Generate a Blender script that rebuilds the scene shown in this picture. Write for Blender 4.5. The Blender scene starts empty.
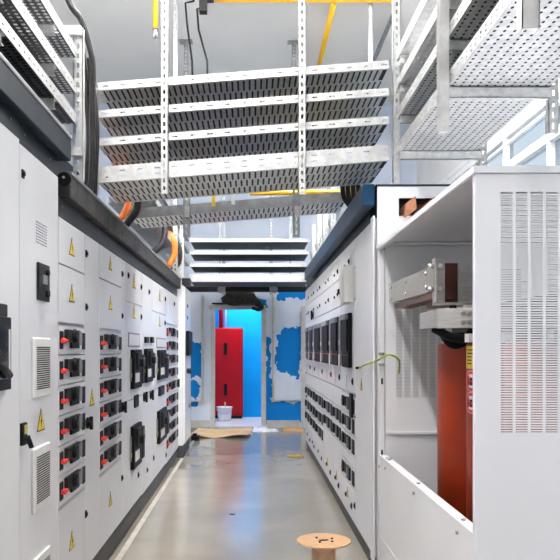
import bpy, math, random
from mathutils import Vector
random.seed(7)
SC = bpy.context.scene
COL = SC.collection
F, CX, CY, CZ = 700.0, 252.0, 348.0, 1.40          # focal (px of 560), vanishing point, eye height

# ------------------------------------------------------------------ materials
MATS = {}
def nt(name):
    m = bpy.data.materials.new(name); m.use_nodes = True
    t = m.node_tree; t.nodes.clear()
    o = t.nodes.new('ShaderNodeOutputMaterial'); b = t.nodes.new('ShaderNodeBsdfPrincipled')
    t.links.new(b.outputs[0], o.inputs[0]); MATS[name] = m
    return m, t, b
def ramp_noise(t, c1, c2, scale, detail=3, lo=.35, hi=.65, stretch=None, dist=0):
    co = t.nodes.new('ShaderNodeTexCoord'); n = t.nodes.new('ShaderNodeTexNoise')
    n.inputs['Scale'].default_value = scale; n.inputs['Detail'].default_value = detail
    n.inputs['Distortion'].default_value = dist
    src = co.outputs['Object']
    if stretch:
        mp = t.nodes.new('ShaderNodeMapping'); mp.inputs['Scale'].default_value = stretch
        t.links.new(src, mp.inputs[0]); src = mp.outputs[0]
    t.links.new(src, n.inputs['Vector'])
    r = t.nodes.new('ShaderNodeValToRGB')
    r.color_ramp.elements[0].position = lo; r.color_ramp.elements[1].position = hi
    r.color_ramp.elements[0].color = (*c1, 1); r.color_ramp.elements[1].color = (*c2, 1)
    t.links.new(n.outputs[0], r.inputs[0])
    return r, n
def mat(name, c1, c2=None, rough=.5, metal=0, scale=20, spec=.5, stretch=None, bump=0, dist=0, coat=0):
    m, t, b = nt(name)
    c2 = c2 or tuple(x * .93 for x in c1)
    r, n = ramp_noise(t, c1, c2, scale, stretch=stretch, dist=dist)
    t.links.new(r.outputs[0], b.inputs['Base Color'])
    b.inputs['Roughness'].default_value = rough; b.inputs['Metallic'].default_value = metal
    b.inputs['Specular IOR Level'].default_value = spec
    b.inputs['Coat Weight'].default_value = coat
    if bump:
        bp = t.nodes.new('ShaderNodeBump'); bp.inputs['Strength'].default_value = bump
        bp.inputs['Distance'].default_value = .01
        t.links.new(n.outputs[0], bp.inputs['Height']); t.links.new(bp.outputs[0], b.inputs['Normal'])
    return m
def emit(name, c, s):
    m = bpy.data.materials.new(name); m.use_nodes = True; t = m.node_tree; t.nodes.clear()
    o = t.nodes.new('ShaderNodeOutputMaterial'); e = t.nodes.new('ShaderNodeEmission')
    e.inputs[0].default_value = (*c, 1); e.inputs[1].default_value = s
    t.links.new(e.outputs[0], o.inputs[0]); MATS[name] = m

mat('white_paint', (.77, .775, .80), (.745, .75, .78), rough=.38, scale=3)
mat('lilac_white_paint', (.76, .765, .82), (.74, .745, .80), rough=.42, scale=3)
mat('door_paint', (.76, .765, .795), (.735, .74, .775), rough=.33, scale=4)
mat('cream_plastic', (.80, .80, .78), rough=.45)
mat('navy_trim', (.014, .021, .032), (.02, .028, .041), rough=.45, spec=.2, scale=6)
mat('blue_trim', (.004, .026, .066), (.008, .04, .09), rough=.4, scale=5, spec=.15)
mat('dusty_dark', (.075, .072, .068), (.022, .023, .025), rough=.6, spec=.25, scale=9, dist=1.2)
mat('black_plastic', (.005, .005, .006), (.008, .008, .009), rough=.5, spec=.16)
mat('charcoal', (.012, .013, .016), (.017, .018, .022), rough=.5, spec=.22)
mat('mid_grey', (.22, .23, .25), rough=.45)
mat('navy_glass', (.006, .013, .03), (.01, .02, .04), rough=.1, coat=.3)
mat('plinth', (.04, .043, .045), (.06, .06, .06), rough=.55, scale=8)
mat('red_plastic', (.75, .025, .015), rough=.4)
mat('yellow_label', (.85, .62, .02), rough=.5)
mat('pale_yellow', (.55, .48, .12), rough=.5)
mat('yellow_pipe', (.80, .46, .01), (.74, .42, .01), rough=.35)
mat('orange_cable', (.80, .19, .02), rough=.42)
mat('green_yellow', (.50, .55, .06), (.20, .34, .05), rough=.45, scale=30)
mat('cable_black', (.009, .008, .009), (.022, .018, .02), rough=.45, spec=.25, scale=14)
mat('galvanised', (.84, .84, .83), (.66, .67, .67), rough=.40, metal=.55, scale=26, dist=.6)
mat('strut_zinc', (.66, .66, .65), (.53, .53, .53), rough=.42, metal=.7, scale=20)
mat('shaded_steel', (.16, .16, .165), (.09, .09, .095), rough=.4, metal=.8, scale=14)  # left tray bottoms, the shade underneath painted into the dark colour
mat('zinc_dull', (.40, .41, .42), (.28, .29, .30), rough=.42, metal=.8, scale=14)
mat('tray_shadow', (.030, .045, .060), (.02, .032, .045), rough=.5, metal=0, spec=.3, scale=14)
mat('aluminium', (.50, .48, .455), (.40, .39, .37), rough=.38, metal=.7, scale=18, stretch=(1, 1, 8))
mat('copper', (.60, .27, .16), (.44, .19, .11), rough=.35, metal=.6)
mat('brown_block', (.10, .035, .022), (.14, .05, .03), rough=.4)
mat('coil_red', (.25, .024, .004), (.21, .019, .004), rough=.42, scale=5, spec=.3)
mat('steel', (.6, .6, .6), rough=.25, metal=1)
mat('wall_white', (.78, .78, .78), (.75, .75, .75), rough=.8, scale=2)
mat('ceiling_white', (.80, .80, .79), (.77, .77, .77), rough=.85, scale=2)
mat('window_frame_white', (.82, .83, .85), rough=.4)
mat('jamb_grey', (.52, .52, .51), (.42, .42, .41), rough=.6, scale=5)
mat('annex_blue', (.004, .36, .84), (.004, .34, .80), rough=.7, spec=.15, scale=2)
mat('annex_floor', (.72, .66, .66), (.66, .60, .60), rough=.35, scale=3)
mat('red_cabinet', (.46, .002, .010), (.40, .002, .008), rough=.4, spec=.25, scale=4)
mat('bucket_white', (.80, .80, .80), rough=.4)
mat('plywood', (.66, .42, .24), (.54, .32, .17), rough=.6, scale=26, stretch=(1, 5, 1))
mat('reel_board', (.56, .36, .22), (.46, .28, .17), rough=.7, scale=20)
mat('cardboard', (.55, .38, .22), (.44, .29, .16), rough=.8, scale=8)
mat('film', (.75, .77, .8), rough=.25)
mat('ochre_offcut', (.45, .28, .03), (.36, .22, .03), rough=.6)
mat('stripe', (.52, .49, .43), (.40, .37, .32), rough=.5, scale=12)
mat('bag_dark', (.006, .006, .006), (.022, .021, .019), rough=.5, spec=.25, scale=16, bump=1)
mat('sign_red', (.75, .01, .02), rough=.4)
mat('sign_white', (.8, .8, .8), rough=.4)
mat('text_grey', (.25, .26, .32), rough=.6)
emit('lamp_glow', (1.0, .985, .97), 70)
emit('uplight_fill', (1.0, .98, .96), 75)  # glow of the added upward lamp faces, fill for the ceiling
emit('annex_glow', (1.0, .98, .96), 36)

# floor : worn glossy epoxy
m, t, b = nt('epoxy_floor')
r, n = ramp_noise(t, (.345, .312, .258), (.28, .254, .212), 1.6, detail=8, dist=.5)
t.links.new(r.outputs[0], b.inputs['Base Color'])
r2, n2 = ramp_noise(t, (.17, .17, .17), (.22, .22, .22), 2.5, detail=3)
t.links.new(r2.outputs[0], b.inputs['Roughness'])
b.inputs['Specular IOR Level'].default_value = .55
b.inputs['Coat Weight'].default_value = .25; b.inputs['Coat Roughness'].default_value = .12

# window glass : thin pane, grey-blue tint added to dim the daylight
m = bpy.data.materials.new('dimmed_glass'); m.use_nodes = True; t = m.node_tree; t.nodes.clear()
o = t.nodes.new('ShaderNodeOutputMaterial'); mx = t.nodes.new('ShaderNodeMixShader')
tr = t.nodes.new('ShaderNodeBsdfTransparent'); gl = t.nodes.new('ShaderNodeBsdfGlossy')
gl.inputs['Roughness'].default_value = .02; tr.inputs[0].default_value = (.56, .60, .63, 1)
mx.inputs[0].default_value = .06
t.links.new(tr.outputs[0], mx.inputs[1]); t.links.new(gl.outputs[0], mx.inputs[2]); t.links.new(mx.outputs[0], o.inputs[0])
MATS['dimmed_glass'] = m

# back wall : pale plaster with rough rolled-on patches of blue paint
YB = 12.3
def bx_px(x0, x1, y0, y1):
    s = YB / F
    return ((x0 - CX) * s, (x1 - CX) * s, CZ + (CY - y1) * s, CZ + (CY - y0) * s)
PATCHES = [bx_px(186, 202, 342, 378), bx_px(186, 198, 381, 398), bx_px(186, 199, 401, 407), bx_px(265, 271, 340, 406),
           bx_px(276, 300, 334, 371), bx_px(281, 303, 329, 352), bx_px(288, 300, 350, 378), bx_px(265, 306, 402, 423),
           bx_px(278, 308, 287, 297), bx_px(277, 287, 293, 301), bx_px(257, 267, 299, 307), bx_px(297, 304, 326, 345)]
m, t, b = nt('patched_wall')
co = t.nodes.new('ShaderNodeTexCoord')
nz = t.nodes.new('ShaderNodeTexNoise'); nz.inputs['Scale'].default_value = 7; nz.inputs['Detail'].default_value = 4
t.links.new(co.outputs['Object'], nz.inputs['Vector'])
sub = t.nodes.new('ShaderNodeVectorMath'); sub.operation = 'SUBTRACT'; sub.inputs[1].default_value = (.5, .5, .5)
t.links.new(nz.outputs['Color'], sub.inputs[0])
scl = t.nodes.new('ShaderNodeVectorMath'); scl.operation = 'SCALE'; scl.inputs['Scale'].default_value = .28
t.links.new(sub.outputs[0], scl.inputs[0])
add = t.nodes.new('ShaderNodeVectorMath'); add.operation = 'ADD'
t.links.new(co.outputs['Object'], add.inputs[0]); t.links.new(scl.outputs[0], add.inputs[1])
sx = t.nodes.new('ShaderNodeSeparateXYZ'); t.links.new(add.outputs[0], sx.inputs[0])
def mth(op, a, bb):
    q = t.nodes.new('ShaderNodeMath'); q.operation = op
    for i, v in enumerate((a, bb)):
        if isinstance(v, (int, float)): q.inputs[i].default_value = v
        else: t.links.new(v, q.inputs[i])
    return q.outputs[0]
tot = None
for (x0, x1, z0, z1) in PATCHES:
    f = mth('MULTIPLY', mth('MULTIPLY', mth('GREATER_THAN', sx.outputs[0], x0), mth('LESS_THAN', sx.outputs[0], x1)),
            mth('MULTIPLY', mth('GREATER_THAN', sx.outputs[2], z0), mth('LESS_THAN', sx.outputs[2], z1)))
    tot = f if tot is None else mth('MAXIMUM', tot, f)
r, n = ramp_noise(t, (.64, .71, .83), (.56, .64, .78), 2.2, detail=5)
mixc = t.nodes.new('ShaderNodeMix'); mixc.data_type = 'RGBA'
t.links.new(tot, mixc.inputs[0]); t.links.new(r.outputs[0], mixc.inputs[6]); mixc.inputs[7].default_value = (.004, .18, .54, 1)
t.links.new(mixc.outputs[2], b.inputs['Base Color']); b.inputs['Roughness'].default_value = .85; b.inputs['Specular IOR Level'].default_value = .15

# ------------------------------------------------------------------ mesh builder
def V(*a): return Vector(a)
class MB:
    def __init__(s): s.v = []; s.f = []; s.m = []; s.sm = []
    def add(s, vs, fs, mi=0, smooth=False):
        k = len(s.v); s.v += [tuple(v) for v in vs]
        for f in fs: s.f.append([i + k for i in f]); s.m.append(mi); s.sm.append(smooth)
        return s
    def box(s, x0, x1, y0, y1, z0, z1, mi=0):
        x0, x1 = min(x0, x1), max(x0, x1); y0, y1 = min(y0, y1), max(y0, y1); z0, z1 = min(z0, z1), max(z0, z1)
        return s.add([(x0,y0,z0),(x1,y0,z0),(x1,y1,z0),(x0,y1,z0),(x0,y0,z1),(x1,y0,z1),(x1,y1,z1),(x0,y1,z1)],
                     [(3,2,1,0),(4,5,6,7),(0,1,5,4),(1,2,6,5),(2,3,7,6),(3,0,4,7)], mi)
    def obox(s, o, u, v, w, mi=0):
        o, u, v, w = V(*o), V(*u), V(*v), V(*w)
        p = [o, o+u, o+u+v, o+v, o+w, o+u+w, o+u+v+w, o+v+w]
        fs = [(3,2,1,0),(4,5,6,7),(0,1,5,4),(1,2,6,5),(2,3,7,6),(3,0,4,7)]
        if u.cross(v).dot(w) < 0: fs = [f[::-1] for f in fs]
        return s.add(p, fs, mi)
    def prism(s, pts, off, mi=0):                     # polygon (3-D, planar) pushed by off
        n = len(pts); off = V(*off); a = [V(*p) for p in pts]
        fs = [tuple(range(n))[::-1], tuple(range(n, 2*n))] + [(i, (i+1) % n, (i+1) % n + n, i + n) for i in range(n)]
        nrm = V(0, 0, 0)
        for i in range(n): nrm += a[i].cross(a[(i+1) % n])
        if nrm.dot(off) < 0: fs = [f[::-1] for f in fs]
        return s.add(a + [p + off for p in a], fs, mi)
    def tube(s, pts, r, n=8, mi=0, caps=True):
        pts = [V(*p) for p in pts]; vs = []; N = len(pts); up = None
        for i, p in enumerate(pts):
            d = (pts[min(i+1, N-1)] - pts[max(i-1, 0)]).normalized()
            if up is None: up = V(0, 0, 1) if abs(d.z) < .9 else V(1, 0, 0)
            a = d.cross(up).normalized(); up = a.cross(d).normalized()
            rr = r[i] if isinstance(r, (list, tuple)) else r
            vs += [p + a * rr * math.cos(k*2*math.pi/n) + up * rr * math.sin(k*2*math.pi/n) for k in range(n)]
        fs = [(i*n+k, i*n+(k+1) % n, (i+1)*n+(k+1) % n, (i+1)*n+k) for i in range(N-1) for k in range(n)]
        s.add(vs, fs, mi, True)
        if caps:
            k = len(s.v) - len(vs)
            s.f.append([k+i for i in range(n)][::-1]); s.m.append(mi); s.sm.append(False)
            s.f.append([k+(N-1)*n+i for i in range(n)]); s.m.append(mi); s.sm.append(False)
        return s
    def cyl(s, a, bb, r, n=16, mi=0, r2=None): return s.tube([a, bb], [r, r if r2 is None else r2], n, mi)
    def lathe(s, c, prof, n=32, mi=0):                # prof : (radius, z) up the axis
        vs = [(c[0]+r*math.cos(k*2*math.pi/n), c[1]+r*math.sin(k*2*math.pi/n), c[2]+z) for r, z in prof for k in range(n)]
        fs = [(i*n+k, i*n+(k+1) % n, (i+1)*n+(k+1) % n, (i+1)*n+k) for i in range(len(prof)-1) for k in range(n)]
        return s.add(vs, fs, mi, True)
    def quad(s, a, b_, c, d, mi=0): return s.add([a, b_, c, d], [(0,1,2,3)], mi)
    def build(s, name, mats, parent=None, bevel=0, kind=None, label=None):
        org = V(0, 0, 0)
        if parent is not None:
            p = parent
            while p.parent is not None: p = p.parent
            org = p.location
        me = bpy.data.meshes.new(name)
        me.from_pydata([(v[0]-org[0], v[1]-org[1], v[2]-org[2]) for v in s.v], [], s.f)
        for m_ in ([mats] if isinstance(mats, str) else mats): me.materials.append(MATS[m_])
        for p_, mi, sm in zip(me.polygons, s.m, s.sm): p_.material_index = mi; p_.use_smooth = sm
        me.update()
        o = bpy.data.objects.new(name, me); COL.objects.link(o)
        if parent is not None: o.parent = parent
        if bevel:
            bv = o.modifiers.new('Bevel', 'BEVEL'); bv.width = bevel; bv.segments = 2; bv.limit_method = 'ANGLE'; bv.angle_limit = .9
        if kind: o['kind'] = kind
        if label: o['label'] = label
        return o
def tag(o, label, cat, group=None):
    o['label'] = label; o['category'] = cat
    if group: o['group'] = group
    return o
def thing(name, loc, label, cat, group=None):
    o = bpy.data.objects.new(name, None); o.empty_display_size = .1; COL.objects.link(o); o.location = loc
    return tag(o, label, cat, group)
def struct(mb, name, mats, parent=None): return mb.build(name, mats, parent, kind=None if parent else 'structure')
def spline(pts, n=8):
    P = [V(*p) for p in pts]; P = [P[0]*2-P[1]] + P + [P[-1]*2-P[-2]]; out = []
    for i in range(1, len(P)-2):
        for k in range(n):
            q = k/n; a, b_, c, d = P[i-1:i+3]
            out.append(.5*((2*b_)+(c-a)*q+(2*a-5*b_+4*c-d)*q*q+(3*b_-a-3*c+d)*q**3))
    out.append(P[-2]); return [tuple(p) for p in out]

# slotted strip : flat metal strip along u (length L), width w along v, thickness th along n, row(s) of slots
def strip(mb, o, u, v, nrm, L, w, th, pitch, slot_l, slot_w, mi=0, off=0, rows=1):
    o, u, v, nrm = V(*o), V(*u).normalized(), V(*v).normalized(), V(*nrm).normalized()
    if rows == 0:
        mb.obox(o, u*L, v*w, nrm*th, mi); return
    gap = (w - rows*slot_w) / (rows+1); y = 0
    for k in range(rows+1):
        mb.obox(o+v*y, u*L, v*gap, nrm*th, mi); y += gap
        if k < rows:
            p = off; last = 0
            while p < L:
                mb.obox(o+v*y+u*last, u*(min(p, L)-last), v*slot_w, nrm*th, mi) if p > last else None
                last = p+slot_l; p += pitch
            if last < L: mb.obox(o+v*y+u*last, u*(L-last), v*slot_w, nrm*th, mi)
            y += slot_w
# perforated sheet in plane (u,v) : octagonal holes
def perf(mb, o, u, v, nu, nv, pitch_u, pitch_v, ru, rv, mi=0, margin=0):
    o, u, v = V(*o), V(*u), V(*v)
    for i in range(nu):
        for j in range(nv):
            c = o + u*((i+.5)*pitch_u) + v*((j+.5)*pitch_v)
            hx, hy = pitch_u/2, pitch_v/2
            outer = [(hx,0),(hx,hy),(0,hy),(-hx,hy),(-hx,0),(-hx,-hy),(0,-hy),(hx,-hy)]
            vs = [c+u*a+v*b_ for a, b_ in outer] + [c+u*(ru*math.cos(k*math.pi/4))+v*(rv*math.sin(k*math.pi/4)) for k in range(8)]
            mb.add(vs, [(k, (k+1) % 8, 8+(k+1) % 8, 8+k) for k in range(8)], mi)

# ------------------------------------------------------------------ room shell
XL, XR, YR, ZC = -3.2, 2.9, -3.2, 5.7
WB = .12
struct(MB().box(XL-.2, XR+.2, YR-.2, YB+WB, -.12, 0), 'floor', 'epoxy_floor')
struct(MB().box(XL-.2, XR+.2, YR-.2, YB+WB, ZC, ZC+.12), 'ceiling', 'ceiling_white')
struct(MB().box(XL-.15, XL, YR-.15, YB+WB, 0, ZC), 'wall_left', 'wall_white')
DX0, DX1, DZ = -.655, .165, 2.08
w = MB()
w.box(XL, DX0-.06, YB, YB+WB, 0, ZC); w.box(DX1+.06, XR, YB, YB+WB, 0, ZC); w.box(DX0-.06, DX1+.06, YB, YB+WB, DZ+.05, ZC)
struct(w, 'wall_back', 'patched_wall')
def wall_open(mb, axis, c0, c1, a0, a1, z0, z1, wins):      # wall slab with rectangular openings
    xs = sorted(wins); p = a0
    def bb(p0, p1, q0, q1):
        if axis == 'x': mb.box(c0, c1, p0, p1, q0, q1)
        else: mb.box(p0, p1, c0, c1, q0, q1)
    for (w0, w1, wz0, wz1) in xs:
        bb(p, w0, z0, z1); bb(w0, w1, z0, wz0); bb(w0, w1, wz1, z1); p = w1
    bb(p, a1, z0, z1)
WR = [(-2.4, 1.2, .8, 3.95), (1.6, 5.2, .8, 3.95), (5.6, 11.6, .8, 3.95)]
w = MB(); wall_open(w, 'x', XR, XR+.15, YR, YB+WB, 0, ZC, WR); struct(w, 'wall_right', 'wall_white')
WF = [(-2.7, -.3, 1.0, 2.3), (.1, 2.5, 1.0, 2.3)]
w = MB(); wall_open(w, 'y', YR-.15, YR, XL, XR, 0, ZC, WF); struct(w, 'wall_rear', 'wall_white')
wi = 0
for (a, b_, z0, z1) in WR:
    wi += 1; fr = MB()
    fr.box(XR-.02, XR+.1, a, a+.07, z0, z1); fr.box(XR-.02, XR+.1, b_-.07, b_, z0, z1)
    fr.box(XR-.02, XR+.1, a, b_, z0, z0+.07); fr.box(XR-.02, XR+.1, a, b_, z1-.07, z1)
    fr.box(XR-.03, XR+.08, a, b_, 3.40, 3.49); fr.box(XR-.03, XR+.08, a, b_, 3.78, 3.86); fr.box(XR-.01, XR+.06, a, b_, 3.71, 3.74)
    y = a+1.2
    while y < b_-.3:
        fr.box(XR-.025, XR+.08, y-.03, y+.03, z0, z1); y += 1.2
    fo = struct(fr, 'window_%d' % wi, 'window_frame_white')
    MB().box(XR+.03, XR+.036, a+.05, b_-.05, z0+.05, z1-.05).build('window_pane', 'dimmed_glass', fo)
for (a, b_, z0, z1) in WF:
    wi += 1; fr = MB()
    for q in (a, (a+b_)/2-.03, b_-.07): fr.box(q, q+.07, YR-.1, YR+.02, z0, z1)
    for q in (z0, 1.7, z1-.07): fr.box(a, b_, YR-.1, YR+.02, q, q+.07)
    fo = struct(fr, 'window_%d' % wi, 'window_frame_white')
    MB().box(a+.05, b_-.05, YR-.05, YR-.044, z0+.05, z1-.05).build('window_pane', 'dimmed_glass', fo)
# door to the blue room
d = MB()
d.box(DX0-.07, DX0, YB-.025, YB+WB, 0, DZ+.06); d.box(DX1, DX1+.08, YB-.025, YB+WB, 0, DZ+.06); d.box(DX0-.10, DX1+.08, YB-.03, YB+WB, DZ, DZ+.07)
d.box(DX0, DX1, YB, YB+WB, 0, .012)
struct(d, 'door_1', 'jamb_grey')
# second doorway in the back wall, half hidden by the right row
d = MB(); d.box(.86, .94, YB-.05, YB-.002, 0, 2.05); d.box(.86, 1.7, YB-.05, YB-.002, 2.05, 2.13)
d.box(.94, 1.7, YB-.02, YB-.002, 0, 2.05, 1)
struct(d, 'door_2', ['jamb_grey', 'dusty_dark'])
w = MB(); w.box(XL, DX0-.08, YB-.015, YB-.001, 0, .13); w.box(DX1+.09, .84, YB-.015, YB-.001, 0, .13)
struct(w, 'baseboard_back', 'jamb_grey')
# annex
YA = 14.2
struct(MB().box(-1.8, 1.6, YB+WB, YA+.1, -.12, 0), 'floor_annex', 'annex_floor')
struct(MB().box(-1.8, 1.6, YA, YA+.1, 0, 3.0), 'wall_annex_back', 'annex_blue')
struct(MB().box(-1.9, -1.8, YB+WB, YA+.1, 0, 3.0), 'wall_annex_left', 'annex_blue')
struct(MB().box(1.6, 1.7, YB+WB, YA+.1, 0, 3.0), 'wall_annex_right', 'annex_blue')
struct(MB().box(-1.9, 1.7, YB+WB, YA+.1, 3.0, 3.1), 'ceiling_annex', 'ceiling_white')
struct(MB().box(-.905, -.865, 1.0, 10.6, 0, .003), 'trim_1', 'stripe')

# ------------------------------------------------------------------ faces of the two rows
class Face:
    def __init__(s, side, x): s.s = side; s.x = x          # side -1 left row, +1 right row
    def X(s, d): return s.x - s.s*d                        # d = distance out into the aisle
    def y(s, px): return F*s.x/(px-CX)
    def z(s, px, py): return CZ + (CY-py)*s.y(px)/F
    def box(s, mb, y0, y1, z0, z1, d0, d1, mi=0): mb.box(s.X(d0), s.X(d1), y0, y1, z0, z1, mi)
    def cyl(s, mb, y, z, r, d0, d1, mi=0, n=14, r2=None): mb.cyl((s.X(d0), y, z), (s.X(d1), y, z), r, n, mi, r2)
    def poly(s, mb, pts, d0, d1, mi=0): mb.prism([(s.X(d0), y, z) for y, z in pts], (s.X(d1)-s.X(d0), 0, 0), mi)
LF, RF = Face(-1, -.94), Face(1, .76)
G = .0035
def warning(fc, root, y, z, h=.095, d=.008):
    a = MB(); w = h*.575
    tri = lambda k: [(y-w*k, z-h*.36*k-h*.14), (y+w*k, z-h*.36*k-h*.14), (y, z+h*.64*k-h*.14)]
    fc.poly(a, tri(1), d, d+.0015, 1); fc.poly(a, tri(.84), d+.0015, d+.0025, 0)
    sgn = 1 if fc.s < 0 else -1
    bolt = [(y+sgn*.010, z+h*.22), (y-sgn*.010, z-h*.1), (y, z-h*.1), (y-sgn*.004, z-h*.38), (y+sgn*.012, z-h*.02), (y+sgn*.001, z-h*.02)]
    fc.poly(a, bolt, d+.0025, d+.0032, 1)
    return a.build('warning_sign', ['yellow_label', 'black_plastic'], root, label='yellow triangle warning sign with a black lightning bolt')
def lock(fc, root, y, z, r=.012, d=.008):
    a = MB(); fc.box(a, y-r*1.1, y+r*1.1, z-r*1.4, z+r*1.4, d, d+.005); fc.cyl(a, y, z, r*.8, d+.005, d+.011)
    a.build('lock', 'black_plastic', root)
def knob(fc, root, y, z, r=.03, d=.008, name='rotary_knob'):
    a = MB(); r *= .8; fc.cyl(a, y, z, r, d, d+.010); fc.cyl(a, y, z, r*.6, d+.010, d+.028); fc.box(a, y-r*.2, y+r*.2, z-r*1.15, z+r*1.15, d+.016, d+.034)
    a.build(name, 'black_plastic', root)
def door(fc, root, y0, y1, z0, z1, name='door', m='door_paint', d=.008):
    a = MB(); fc.box(a, y0+G, y1-G, z0+G, z1-G, -.017, d); return a.build(name, m, root, bevel=.002)

def drawer_left(fc, root, y0, y1, z0, h, sc=1):
    D = .008
    a = MB(); fc.box(a, y0+G, y1-G, z0+G, z0+h-G, -.017, D); dr = a.build('drawer', 'door_paint', root, bevel=.0015)
    W = (y1-y0); U = lambda u: y0+u*W
    a = MB(); fc.box(a, U(.02), U(.13), z0+.03, z0+.118, D, D+.004); fc.box(a, U(.035), U(.115), z0+.085, z0+.112, D+.004, D+.006, 1)
    a.build('label_slot', ['black_plastic', 'charcoal'], dr)
    a = MB(); fc.box(a, U(.04), U(.19), z0+.062, z0+.078, D+.004, D+.022); fc.cyl(a, U(.08), z0+.07, .013, D+.004, D+.024)
    a.build('release_lever', 'red_plastic', dr, label='red release lever')
    a = MB(); fc.box(a, U(.18), U(.68), z0+.062, z0+.128, D, D+.02); fc.box(a, U(.38), U(.68), z0+.034, z0+.062, D, D+.014); fc.box(a, U(.6), U(.70), z0+.05, z0+.122, D+.02, D+.026, 1)
    a.build('handle_block', ['charcoal', 'mid_grey'], dr, bevel=.003)
    a = MB(); fc.cyl(a, U(.40), z0+.096, .037, D+.02, D+.030); fc.cyl(a, U(.40), z0+.096, .032, D+.030, D+.040, r2=.027)
    a.build('rotary_handle', 'black_plastic', dr)
    a = MB(); fc.box(a, U(.70), U(.86), z0+.068, z0+.118, D, D+.006, 1); fc.box(a, U(.73), U(.82), z0+.085, z0+.112, D+.006, D+.009)
    a.build('indicator_plate', ['pale_yellow', 'mid_grey'], dr)
    a = MB(); fc.box(a, U(.88), U(.985), z0+.028, z0+.118, D, D+.006)
    a.build('interlock_slot', 'black_plastic', dr)
def drawer_right(fc, root, yfar, ynear, z0, h):
    D = .008; W = ynear-yfar; U = lambda u: yfar+u*W
    a = MB(); fc.box(a, ynear+G, yfar-G, z0+G, z0+h-G, -.017, D); dr = a.build('drawer', 'door_paint', root, bevel=.0015)
    a = MB(); fc.box(a, U(.05), U(.38), z0+.04, z0+.118, D, D+.008); fc.cyl(a, U(.22), z0+.08, .043, D+.008, D+.022)
    a.build('rotary_handle', 'black_plastic', dr, bevel=.002)
    a = MB(); fc.box(a, U(.47), U(.70), z0+.03, z0+.125, D, D+.014); fc.box(a, U(.52), U(.58), z0+.04, z0+.115, D+.014, D+.018, 1)
    a.build('handle_block', ['charcoal', 'mid_grey'], dr, bevel=.003)
    a = MB(); fc.box(a, U(.80), U(.95), z0+.02, z0+.125, D, D+.006)
    a.build('interlock_slot', 'black_plastic', dr)
def breaker(fc, root, y0, y1, z0, z1, style='left', D=.008):
    a = MB(); fc.box(a, y0, y1, z0, z1, D, D+.03); bk = a.build('breaker', 'black_plastic', root, bevel=.004)
    W = y1-y0; H = z1-z0
    if style == 'left':
        a = MB(); fc.box(a, y0+.14*W, y0+.62*W, z0+.16*H, z0+.40*H, D+.03, D+.034); a.build('rating_plate', 'cream_plastic', bk)
        a = MB(); fc.box(a, y0+.2*W, y0+.7*W, z0+.48*H, z0+.92*H, D+.03, D+.05); fc.box(a, y0+.35*W, y0+.55*W, z0+.55*H, z0+.75*H, D+.05, D+.08)
        a.build('toggle_housing', 'charcoal', bk, bevel=.004)
        a = MB(); fc.box(a, y1+.01, y1+.30*W, z0+.08*H, z0+.86*H, D, D+.035); fc.box(a, y1+.03, y1+.2*W, z0+.55*H, z0+.78*H, D+.035, D+.045, 1)
        a.build('motor_operator', ['charcoal', 'mid_grey'], bk, bevel=.003)
        a = MB(); fc.box(a, y0-.07*W, y0-.01, z0+.2*H, z0+.78*H, D, D+.012); fc.box(a, y0-.06*W, y0-.02, z0+.3*H, z0+.4*H, D+.012, D+.016, 1)
        a.build('terminal_strip', ['mid_grey', 'pale_yellow'], bk)
    else:
        a = MB(); fc.box(a, y1+.008, y1+.09, z0+.02, z1-.01, D, D+.045); fc.box(a, y1+.02, y1+.05, z0+.42*H, z0+.52*H, D+.045, D+.05, 1)
        a.build('side_rail', ['mid_grey', 'sign_white'], bk, bevel=.003)
        a = MB(); fc.box(a, y0+.02, y1-.02, z0+.30*H, z1-.05, D+.03, D+.042); a.build('front_cover', 'black_plastic', bk, bevel=.003)
        a = MB(); fc.box(a, y0+.03, y1-.03, z1-.045, z1-.005, D+.03, D+.05); a.build('top_cap', 'mid_grey', bk)
        a = MB(); fc.box(a, y1+.012, y1+.085, z0-.01, z0+.24*H, D+.045, D+.047); a.build('rating_plate', 'cream_plastic', bk)
        a = MB(); fc.box(a, y0+.02, y1-.02, z0+.225*H, z0+.235*H, D+.03, D+.034); a.build('red_seal', 'red_plastic', bk)

LG, RG = 'switchgear cabinets in the left row', 'switchgear cabinets in the right row'
def cabinet(fc, y0, y1, ztop, zpl, label, depth=.72, group=None, proud=0, trim=None, m='white_paint'):
    xb = fc.X(-depth)
    rt = thing('switchgear_cabinet', (fc.X(-depth/2), (y0+y1)/2, 0), label, 'cabinet', group)
    a = MB(); a.box(xb, fc.X(proud if proud else -.018), y0+.0015, y1-.0015, zpl, ztop); a.build('body', m, rt, bevel=.003)
    a = MB(); a.box(xb, fc.X(-.010), y0+.0015, y1-.0015, 0, zpl-.001); a.build('plinth', 'plinth', rt)
    if trim:
        a = MB(); a.box(xb, fc.X(proud-.005), y0+.0015, y1-.0015, ztop+.001, trim); 
        for q in (y0+.1, y1-.1): fc.cyl(a, q, ztop+.05, .006, proud-.005, proud, 1, 8)
        a.build('top_trim', ['navy_trim', 'steel'], rt)
    return rt

# ---- left row
yA, yB_, yC, yD, yE, yFf, yG, yH, yI, yJ = 1.55, 2.80, 3.372, 4.272, 5.18, 5.93, 6.53, 7.60, 8.86, 9.75
LT = 2.05
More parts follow.
